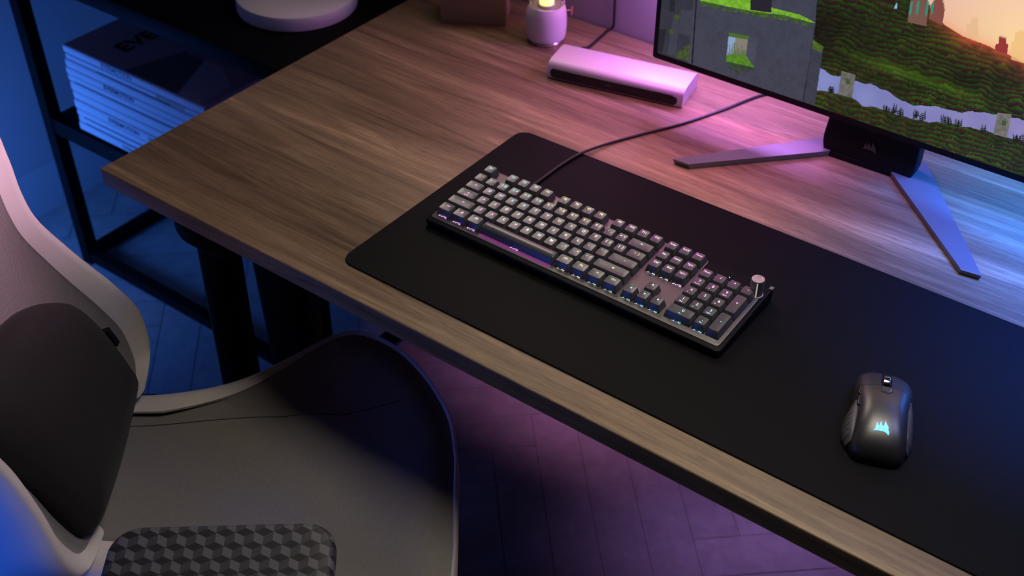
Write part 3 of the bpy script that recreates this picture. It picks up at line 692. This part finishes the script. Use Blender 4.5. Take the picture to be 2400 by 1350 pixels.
# ------------------------------------------------------------------ dock
# plan corners measured on the desk: front edge from A to B
A_, B_ = Vector((-.062, .5505)), Vector((.158, .5965)); ex = (B_-A_).normalized(); ey = Vector((-ex.y, ex.x)); LD = (B_-A_).length
dk = thing('docking_station', 'silver slab docking station with black front glowing pink beside the monitor', 'dock', (A_.x, A_.y, DZ), math.atan2(ex.y, ex.x))
def dprof(x, inset):
    i = inset
    return [(x, 0+i*.3, .0016+i*.2), (x, -.0008+i*.3, .006), (x, .0018+i, .0205-i*.2), (x, .0062+i, .0262-i*.6), (x, .016+i, .0288-i), (x, .060, .0290-i), (x, .0690-i, .0268-i), (x, .0725-i, .021), (x, .0740-i, .003), (x, .073-i, .0016)]
MB().loft([dprof(0.004, .0035), dprof(.0012, .0012), dprof(0, .0), dprof(LD, 0), dprof(LD+.0004, .0003)]).build('shell', M['silver'], dk, angle=40)
fp = []
for yy, off in ((-.0004, 0), (-.0016, 0.0006)):
    fp.append([(x, yy-.0008+z*.08, z) for x, z, _ in rrect(.005+off, LD-.008-off, .0035+off, .0195-off, .0075, 0, 5)])
fpn = MB().loft(fp).build('front_panel', M['gloss_black'], dk)
mb = MB()
for xa, wa, ha in ((.150, .016, .0009), (.178, .004, .0012), (.098, .010, .0042)):
    mb.add([(xa, -.00245+.0009, .0105-ha/2), (xa+wa, -.00245+.0009, .0105-ha/2), (xa+wa, -.00245+.0009, .0105+ha/2), (xa, -.00245+.0009, .0105+ha/2)], [(0, 1, 2, 3)])
mb.build('port', M['emblem_dim'], fpn, smooth=False)
MB().rbox((.01, .006, 0), (LD-.01, .066, .0018), .0005).build('rubber_base', M['rubber'], dk)
cpts = [(-.0610, .648, .012), (-.0628, .668, .004), (-.0665, .700, .0022), (-.0712, .7385, .0024), (-.0690, .7475, .004), (-.0655, .7485, .012), (-.0660, .7490, .05), (-.0690, .7495, .2), (-.0720, .7495, .42)]
tag(MB().tube([(x, y, z+DZ) for x, y, z in catmull(cpts, 6)], .0023, 10).build('power_cable', M['cable']), 'thin black cable running from the dock up the wall', 'cable')

# ------------------------------------------------------------------ lantern
lt = thing('lantern', 'small cream camping lantern with glowing yellow bulb behind the dock', 'lantern', (-.1395, .6560, DZ)); lt.scale = (.94, .94, .82)
MB().lathe([(.031, 0), (.0325, .001), (.0325, .0035), (.0305, .005), (.030, .0065)], n=56).build('base_ring', M['lantern_ring'], lt)
MB().lathe([(.030, .0062), (.0335, .0085), (.0352, .016), (.0360, .030), (.0362, .050), (.0356, .062), (.0335, .0715), (.0315, .0755), (.0305, .0775), (.0285, .0782), (.0275, .0775), (.0268, .0745)], n=64, cap1=False).build('tank', M['lantern'], lt)
MB().lathe([(.0268, .0745), (.016, .0750), (.0150, .0790), (.0125, .0800)], n=48, cap0=True).build('burner_plate', M['lantern'], lt)
gb = MB().lathe([(.0118, .0795), (.0128, .083), (.0128, .089), (.0105, .094), (.006, .097), (.001, .098)], n=40).build('bulb', M['bulb'], lt)
MB().lathe([(.0070, .0802), (.0075, .0985), (.004, .1015), (.0005, .102)], n=24).build('bulb_core', M['bulb_core'], gb)
gm = MB(); gm.lathe([(.0255, .0765), (.0272, .086), (.0266, .105), (.0238, .132), (.0228, .132), (.0255, .105), (.0260, .086), (.0244, .0765), (.0255, .0765)], n=48, cap0=False, cap1=False); gm.build('glass_chimney', M['glass'], lt)
MB().lathe([(.0232, .1315), (.028, .134), (.026, .144), (.012, .152), (.001, .153)], n=40).build('lid', M['lantern'], lt)
m_ = MB(); m_.tube([(.0345, .0, .066), (.043, .002, .0665)], .0016, 10); m_.rbox((.0430, -.0045, .0585), (.0462, .0070, .0745), .0014, 2)
kk = m_.build('valve_key', M['copper'], lt); kk.matrix_local = Matrix.Rotation(.50, 4, 'Z')
fr_ = MB()
for s in (-1, 1): fr_.tube(catmull([(s*.0295, 0, .074), (s*.0300, 0, .080), (s*.0302, 0, .11), (s*.027, 0, .136)], 6), .0016, 8)
hf = fr_.build('side_frame', M['lantern'], lt); hf.rotation_euler = (0, 0, .55)

# ------------------------------------------------------------------ kraft box
a_, b_ = Vector((-.3178, .5964)), Vector((-.2221, .6548)); e = (b_-a_).normalized(); wbx = (b_-a_).length
bx = thing('gift_box', 'plain kraft cardboard box standing at the back of the desk beside lantern', 'box', (a_.x, a_.y, DZ), math.atan2(e.y, e.x)-.02)
MB().rbox((0, 0, 0), (wbx, .062, .118), .0012).build('carton', M['kraft'], bx)
MB().rbox((-.0008, -.0008, .1182), (wbx+.0008, .0628, .128), .0012).build('lid', M['kraft'], bx)

# ------------------------------------------------------------------ shelf unit
SY0, SX0, SX1, SY1 = .325, -1.155, -.4225, .715
sh = thing('shelf_unit', 'black metal frame shelf holding a magazine stack, standing beside the desk end', 'shelf', (0, 0, 0))
def bar(p, q, w=.026, name='frame_bar', d=None):
    p, q = Vector(p), Vector(q); t = (q-p).normalized(); up = Vector((0, 0, 1)) if abs(t.z) < .9 else Vector((0, 1, 0)); a = t.cross(up).normalized(); b = a.cross(t); d = d or w
    L = lambda o, s: [o+a*x*w/2*s+b*y*d/2*s for x, y in ((-1, -1), (1, -1), (1, 1), (-1, 1))]
    return MB().loft([L(p, .9), L(p+t*.001, 1), L(q-t*.001, 1), L(q, .9)]).build(name, M['black_metal'], sh, smooth=False)
HT = DZ-.0435
for x in (SX0, SX1):
    for y in (SY0+.012, SY1):
        lean = -.020 if x == SX0 else 0
        bar((x, y, 0), (x+lean*HT/.74, y, HT), .028, 'post')
for y in (SY0+.012, SY1): bar((SX0+.014, y, .022), (SX1-.014, y, .022), .024, 'lower_rail')
for x in (SX0, SX1): bar((x, SY0+.026, .022), (x, SY1-.014, .022), .024, 'lower_rail')
MB().rbox((SX0+.0, SY0, .342), (SX1, SY1, .380), .002).build('shelf_board', M['black_metal'], sh)
MB().rbox((SX0-.02, SY0, DZ-.043), (X0-.004, SY1+.03, DZ-.012), .002).build('top_board', M['black_metal'], sh)

# magazines, stacked from the top down
st = [.0165, .0125, .0190, .0165, .0150, .0215, .0190, .0225, .0160, .0150, .0200]
tot = sum(st); z = DZ-.160
zs_ = []
names = ['topmost magazine of the stack on the black shelf, dark cover reading EVE', 'second magazine from the top of the shelf stack, white spine with olive lettering', 'third magazine from the top of the shelf stack, plain white spine',
         'fourth magazine from the top of the shelf stack, white spine with black title', 'fifth magazine from the top of the shelf stack, thin white spine', 'sixth magazine from the top of the shelf stack, thick white spine',
         'seventh magazine from the top of the shelf stack, white spine', 'eighth magazine from the top of the shelf stack, thick spine with dark and green titles', 'ninth magazine from the top of the shelf stack, white spine with dark band',
         'tenth magazine from the top, second lowest of the shelf stack', 'lowest magazine of the stack, lying on the black shelf board']
SPX0, SPX1 = -1.047, -.650
sp_text = {0: [('EVERMOTION', .0140, .156, 'ink_grey', .004)], 1: [('ARCHINTERIORS', .0105, .300, 'ink_olive', .0)], 3: [('EVERMOTION', .0140, .156, 'ink', 0)], 7: [('EVERMOTION', .0145, .150, 'ink', .003), ('HOLLOW', .0165, .258, 'ink_green', .002)],
           10: [('EVERMOTION', .0105, .165, 'ink_grey', 0)]}
for i, t in enumerate(st):
    z1 = z; z0 = z-t*.194/tot+.0004; z = z0-.0004
    ox = random.uniform(-.004, .004)-.009*i/10; oy = random.uniform(-.0015, .0015); oy = 0 if i == 0 else oy
    ox = 0 if i == 0 else ox
    mg = thing('magazine', names[i], 'magazine', (SPX0+ox, SY0+.003+oy, z0), random.uniform(-.006, .006) if i else 0., 'magazines stacked on the black shelf')
    Lw, D_, h = SPX1-SPX0, .255, z1-z0
    MB().rbox((.002, .004, .0008), (Lw-.002, D_-.002, h-.0008), .0003, 1).build('page_block', M['pages'], mg)
    sp = MB().loft([[(x, .0035, 0), (x, .0008, h*.08), (x, 0, h*.25), (x, 0, h*.75), (x, .0008, h*.92), (x, .0035, h), (x, .006, h), (x, .006, 0)] for x in (0, Lw)]).build('spine', M['paper'], mg, angle=60)
    MB().box((0, .006, h-.0008), (Lw, D_, h)).build('cover', M['cover_a'] if i == 0 else M['paper'], mg)
    if i in (4, 8, 9): MB().box((.02, -.0002, h*.02), (Lw-.05, .0006, h*.14)).build('spine_band', M['ink'], sp)
    if i in (1,): MB().box((.09, -.0002, h*.02), (.30, .0006, h*.16)).build('spine_band', M['ink'], sp)
    for s, sz, xx, mm, dz in sp_text.get(i, []):
        v, f = text_geo(s, sz, .0001); MB().add([(xx+a, -.0003-q, h/2+b) for a, b, q in v], f).build('spine_title', M[mm], sp, smooth=False)
    if i == 0:
        zc = h+.0003
        MB().add([(.176, .006, zc), (.3215, .006, zc), (.267, .1215, zc), (.210, .1228, zc)], [(0, 1, 2, 3)]).build('cover_print', M['cover_b'], mg, smooth=False)
        MB().add([(.322, .006, zc), (.379, .006, zc), (.379, .082, zc), (.3126, .125, zc), (.2675, .1218, zc)], [(0, 1, 2, 3, 4)]).build('cover_print', M['cover_c'], mg, smooth=False)
        v, f = text_geo('EVERMOTION', .054, .0002); w_ = max(p[0] for p in v)
        MB().add([(.106-b, .054+w_+a, h+.0007+q) for a, b, q in v], f).build('cover_title', M['ink_black'], mg, smooth=False)

# pale round base standing on the shelf top
DC = (-.579, .515)
tag(MB().lathe([(.1030, DZ-.0118), (.1052, DZ-.0112), (.1066, DZ-.009), (.1066, DZ+.0115), (.1056, DZ+.0138), (.1030, DZ+.0150), (.05, DZ+.0152), (.002, DZ+.0152)], DC[0], DC[1], 96).build('round_plinth', M['plinth']),
    'thick pale round disc lying on the black shelf top', 'round plinth')

# ------------------------------------------------------------------ chair
dvec = Vector((.78, .6258, 0)).normalized(); ch_rz = math.atan2(dvec.y, dvec.x); lvec = Vector((-dvec.y, dvec.x, 0))
VC = -.105
co = dvec*(-.08)+lvec*VC
ch = thing('office_chair', 'grey office chair with black lumbar pillow pulled up to the desk', 'chair', (co.x, co.y, 0), ch_rz)
def cu(u, v, z): return (u+.08, v-VC, z+DZ)            # chair frame from measured u, v, z (z from desk top)
half = [(-.43, 0), (-.43, .09), (-.415, .128), (-.36, .136), (-.29, .136), (-.23, .142), (-.17, .158), (-.11, .192), (-.05, .232), (-.005, .250), (.04, .234), (.08, .198), (.116, .140), (.140, .075), (.148, 0)]
half_near = [(-.43, 0), (-.43, .12), (-.415, .17), (-.36, .19), (-.29, .205), (-.23, .215), (-.17, .225), (-.11, .24), (-.05, .262), (-.005, .290), (.04, .300), (.08, .294), (.116, .266), (.142, .200), (.148, 0)]
def soft_outline():
    h = catmull([(u, v, 0) for u, v in half], 4); P = [(p.x, max(p.y, 0)) for p in h]
    h2 = catmull([(u, v, 0) for u, v in half_near], 4); P = P+[(p.x, -max(p.y, 0)) for p in h2[-2:0:-1]]
    return [(u, v, (u+.10)/.235, v/.25) for u, v in P]
out = soft_outline()
def seat_loop(s, zf):
    L = []
    for u, v, a, b in out:
        uc = -.10; r_ = min(max((-.04-u)/.25, 0), 1); sv = 1-(1-s)*(.28+2.3*r_) if s > .8 else s; su = 1-(1-s)*(.22 if u > uc else 1) if s > .8 else s; L.append(cu(uc+(u-uc)*su, VC+v*sv, zf(a, b, s)))
    return L
def rim(a, b, s): return -.252+.016*abs(b)**2*(1-max(0, a)**2)-.006*max(0, a)**3
def inn(dep): return lambda a, b, s: rim(a, b, s)-dep*(.25+.75*abs(b)**2)
st_ = MB().loft([seat_loop(.93, lambda a, b, s: -.335), seat_loop(.985, lambda a, b, s: -.318), seat_loop(1.0, lambda a, b, s: rim(a, b, s)-.045), seat_loop(.995, lambda a, b, s: rim(a, b, s)-.018),
     seat_loop(.97, lambda a, b, s: rim(a, b, s)-.003), seat_loop(.93, rim), seat_loop(.885, lambda a, b, s: rim(a, b, s)-.006)], cap1=False).build('seat_bolster', M['leather'], ch, angle=75)
cush = MB().loft([seat_loop(.885, lambda a, b, s: rim(a, b, s)-.007), seat_loop(.875, lambda a, b, s: rim(a, b, s)-.006), seat_loop(.80, inn(.016)), seat_loop(.68, inn(.030)), seat_loop(.5, inn(.040)), seat_loop(.3, lambda a, b, s: -.262), seat_loop(.05, lambda a, b, s: -.263)], cap0=False).build('seat_cushion', M['fabric'], ch, angle=75)
bpy.context.view_layer.update()
sp_pts = []
for u_, v_ in [(p.x, p.y) for p in catmull([(-.36, -.034, 0), (-.245, -.024, 0), (-.163, -.016, 0), (-.08, -.006, 0), (.01, .006, 0), (.07, .014, 0)], 6)]:
    x_, y_, z_ = cu(u_, v_, .1); hit, loc_, nn_, fi_ = cush.ray_cast(Vector((x_, y_, z_)), Vector((0, 0, -1)))
    if hit: sp_pts.append((x_, y_, loc_.z+.0001))
MB().tube(sp_pts, .0007, 6).build('seam', M['rubber'], cush)
# backrest: surface in (v, w) with w along the recline
RA = math.radians(20); BU, BZ, VCB = -.333, -.25, -.12
def bk(v, w, n):
    """v sideways from centre, w up along the back, n forward out of the back"""
    u = BU-math.sin(RA)*w+math.cos(RA)*n; z_ = BZ+math.cos(RA)*w+math.sin(RA)*n; return cu(u, VCB+v, z_)
wid = [(.006, .135), (.010, .172), (.018, .203), (.036, .222), (.077, .231), (.128, .217), (.187, .201), (.24, .193), (.286, .190), (.321, .205), (.358, .232), (.42, .262), (.50, .270), (.58, .265), (.66, .21), (.72, .15), (.74, .08)]
ww = catmull([(w, h, 0) for w, h in wid], 4)
L_out, L_ridge, L_in, L_back, L_flat = [], [], [], [], []
mbw = {}
def strip(cols, name, m, parent, angle=75):
    """cols: list of polylines of equal length"""
    return MB().loft(cols, cap0=False, cap1=False, closed=False).build(name, m, parent, angle=angle)
for s in (-1, 1):
    edge = [(s*h, w) for w, h, _ in ww]
    pr = lambda w: .030+.030*math.exp(-((w-.12)/.14)**2)           # how far the wing stands forward
    c_back = [bk(v*.90, w, -.055) for v, w in edge]
    c_out = [bk(v*1.0, w, -.020) for v, w in edge]
    c_mid = [bk(v*1.01, w, pr(w)*.55) for v, w in edge]
    c_r1 = [bk(v*.985, w, pr(w)*.92) for v, w in edge]
    c_rd = [bk(v*.955, w, pr(w)) for v, w in edge]
    c_r2 = [bk(v*.90, w, pr(w)*.93) for v, w in edge]
    c_in = [bk(v*.80, w, pr(w)*.66) for v, w in edge]
    strip([c_back, c_out, c_mid, c_r1, c_rd, c_r2, c_in], 'side_wing', M['leather'], ch)
    # inner fabric on this half
    c0 = c_in; c1 = [bk(v*.78, w, pr(w)*.60-.001) for v, w in edge]; c2 = [bk(v*.55, w, pr(w)*.25) for v, w in edge]; c3 = [bk(v*.25, w, .003) for v, w in edge]; c4 = [bk(0, w, 0) for v, w in edge]
    strip([c0, c1, c2, c3, c4], 'back_cushion', M['fabric'], ch)
bsh = [[bk(s*h*.92, w, -.05) for w, h, _ in ww] for s in (-1, -.5, 0, .5, 1)]
strip(bsh, 'back_shell', M['leather_side'], ch)
MB().loft([[bk(x*.20, .70, n) for x in (-1, -.5, 0, .5, 1)] for n in (-.05, .02)]+[[bk(x*.12, .742, n) for x in (-1, -.5, 0, .5, 1)] for n in (.02, -.04)], cap0=False, cap1=False, closed=False).build('back_cap', M['leather_side'], ch)
# head cushion
hp = MB(); n_ = 28
for f_, dn in ((.0, .070), (.6, .066), (.9, .05), (1.0, .02), (.98, -.01)):
    pass
hp.loft([[bk((.232*s_)*math.copysign(abs(math.cos(2*PI*k/n_))**.6, math.cos(2*PI*k/n_)), .478+.112*s_*math.copysign(abs(math.sin(2*PI*k/n_))**.6, math.sin(2*PI*k/n_)), dn) for k in range(n_)] for s_, dn in ((.96, .005), (1.0, .03), (.96, .055), (.82, .072), (.5, .080), (.05, .083))])
hp.build('head_pillow', M['fabric'], ch, angle=75)
# lumbar pillow
lp_ = MB()
PIL = [(.136, .03), (.139, .09), (.135, .15), (.120, .187), (.098, .209), (.066, .232), (.022, .251), (-.05, .267), (-.115, .272), (-.160, .257), (-.180, .215), (-.167, .16), (-.154, .11), (-.141, .035), (-.128, .014), (-.06, .008), (0, .008), (.07, .012), (.124, .018)]
pc = catmull([(v, w_, 0) for v, w_ in PIL]+[(PIL[0][0], PIL[0][1], 0)], 4)[:-1]; pcx, pcy = -.012, .135
def pil(s_, dn): return [bk(pcx+(p.x-pcx)*s_, pcy+(p.y-pcy)*s_, dn) for p in pc]
lp_.loft([pil(.95, .004), pil(1.0, .020), pil(1.0, .032), pil(.96, .046), pil(.86, .058), pil(.6, .068), pil(.3, .071), pil(.03, .072)])
lum = lp_.build('lumbar_pillow', M['pillow'], ch, angle=75)
MB().loft([[bk(.142+a, .100+b, n) for a, b in ((-.006, -.014), (.004, -.014), (.004, .014), (-.006, .014))] for n in (.028, .050)]).build('pillow_clip', M['black_plastic'], lum)
# armrest on the near side
ar = MB()
AU0, AU1, AV0, AV1, AZ = -.222, .021, -.500, -.379, -.062
def aloop(i, z_): return [cu(u, v, z_) for u, v, _ in rrect(AU0+i, AU1-i, AV0+i, AV1-i, max(.035-i, .012), 0, 8)]
arm = ar.loft([aloop(.006, AZ-.030), aloop(.001, AZ-.024), aloop(0, AZ-.014), aloop(.001, AZ-.006), aloop(.004, AZ-.0015), aloop(.009, AZ), aloop(.03, AZ-.0008)]).build('arm_pad', M['cubes'], ch, angle=60)
MB().loft([[cu(u, v, z_) for u, v, _ in rrect(-.135, -.065, -.47, -.43, .012, 0, 3)] for z_ in (-.43, AZ-.029)]).build('arm_post', M['black_plastic'], ch)
MB().loft([[cu(u, v, z_) for u, v, _ in rrect(-.13, -.07, -.47, VC-.1, .012, 0, 3)] for z_ in (-.43, -.40)]).build('arm_bracket', M['black_plastic'], ch)
# recline hinge, pedestal and castor base
MB().loft([[cu(u, v, z_) for u, v, _ in rrect(-.40, -.27, VC-.16, VC+.165, .03, 0, 4)] for z_ in (-.345, -.285)]).build('recline_hinge', M['black_plastic'], ch)
px_, py_, _z = cu(-.08, VC, 0)
MB().rbox((px_-.13, py_-.10, .36), (px_+.13, py_+.10, .405), .012).build('tilt_mechanism', M['black_plastic'], ch)
MB().lathe([(.030, .11), (.030, .24), (.022, .24), (.022, .37)], px_, py_, 24).build('gas_lift', M['black_plastic'], ch)
for k in range(5):
    t = 2*PI*k/5+.3; c_, s_ = math.cos(t), math.sin(t)
    sp_ = MB().loft([[(px_+c_*r-s_*q, py_+s_*r+c_*q, zz) for q, zz in ((-w, z0_), (w, z0_), (w*.8, z1_), (-w*.8, z1_))] for r, w, z0_, z1_ in ((.02, .034, .085, .125), (.16, .027, .075, .105), (.29, .020, .068, .088))]).build('base_spoke', M['black_plastic'], ch)
    x_, y_ = px_+c_*.285, py_+s_*.285
    MB().loft([[(x_+q*c_+r*math.cos(2*PI*j/20)*s_*-1, y_+q*s_+r*math.cos(2*PI*j/20)*c_, .030+r*math.sin(2*PI*j/20)) for j in range(20)] for q, r in ((-.022, .024), (-.018, .030), (.018, .030), (.022, .024))]).build('castor', M['black_plastic'], sp_)

# ------------------------------------------------------------------ light
w = bpy.data.worlds.new('world'); bpy.context.scene.world = w; w.use_nodes = True
w.node_tree.nodes['Background'].inputs[0].default_value = (.30, .32, .45, 1); w.node_tree.nodes['Background'].inputs[1].default_value = .004
def area(name, loc, aim, size, power, col, spread=180, sy=None):
    l = bpy.data.lights.new(name, 'AREA'); l.energy = power; l.color = col; l.size = size; l.spread = math.radians(spread)
    if sy: l.shape = 'RECTANGLE'; l.size_y = sy
    o = bpy.data.objects.new(name, l); C.objects.link(o); o.location = (loc[0], loc[1], loc[2]+DZ)
    dd = Vector(aim)-Vector(loc); o.rotation_euler = dd.to_track_quat('-Z', 'Y').to_euler(); return o
LIGHTS = dict(
glow_back_pink=((.19, .715, .17), (.19, .62, .0), .30, 1.85, (.62, .235, 1), 180, .05),
glow_back_blue=((.74, .715, .17), (.75, .62, .0), .34, 2.9, (.03, .20, 1), 180, .05),
warm_wall_lamp=((-.20, .735, .76), (.40, -.90, .55), .45, 5.4, (1, .86, .75), 180, .40),
overhead_fill=((.58, .18, 1.4), (.54, -.12, 0), .50, 2.55, (1, .90, .76), 80),  # unseen fill, added overhead to lift the desk front
pink_light_bar=((.11, .742, .23), (.16, .30, .05), .52, .85, (1, .30, .52), 180, .18),
pink_desk_fill=((.25, .55, .50), (.25, .53, 0), .26, .45, (1, .12, .75), 80, .04),  # no fitting here: added above the desk to tint the wood pink
blue_desk_fill=((.82, .53, .50), (.82, .51, 0), .30, 4.2, (.01, .13, 1), 80, .04),  # blue counterpart, likewise added without a visible source
dusk_lamp=((1.15, .62, 1.1), (.55, -.10, 0), .35, 1.3, (.45, .45, 1), 90),
blue_front_lamp=((-.55, -1.15, .0), (-.1, .2, 0), .90, .75, (.03, .20, 1), 180, .5),
blue_wall_lamp=((-1.15, -.20, -.45), (-1.6, .50, -.55), .30, 5.6, (.05, .22, 1), 180),
blue_chair_fill=((-.10, -.95, .0), (-.25, -.5, -.1), .25, 1.0, (.01, .12, 1), 120),  # added out of view to bring blue onto the near chair wing
pink_under_desk=((-.10, .655, -.05), (-.10, .672, -.74), .5, .33, (1, .36, .95), 44, .08),
violet_under_desk=((.60, .665, -.05), (.58, .685, -.74), .8, .46, (.58, .30, 1), 44, .08),
pink_corner_lamp=((-.26, .742, .34), (.25, .0, .0), .22, .2, (1, .22, .60), 180, .18),
rose_wing_fill=((-.35, .55, 1.1), (-.46, -.36, .13), .15, .9, (1, .55, .85), 24),  # narrow unseen beam, added to tint the upper chair wing
)
for k_, a_ in LIGHTS.items(): area(k_, *a_)

sc = bpy.context.scene
sc.view_settings.view_transform = 'Standard'; sc.view_settings.look = 'None'; sc.view_settings.exposure = 0; sc.view_settings.gamma = 1; sc.view_settings.use_curve_mapping = False
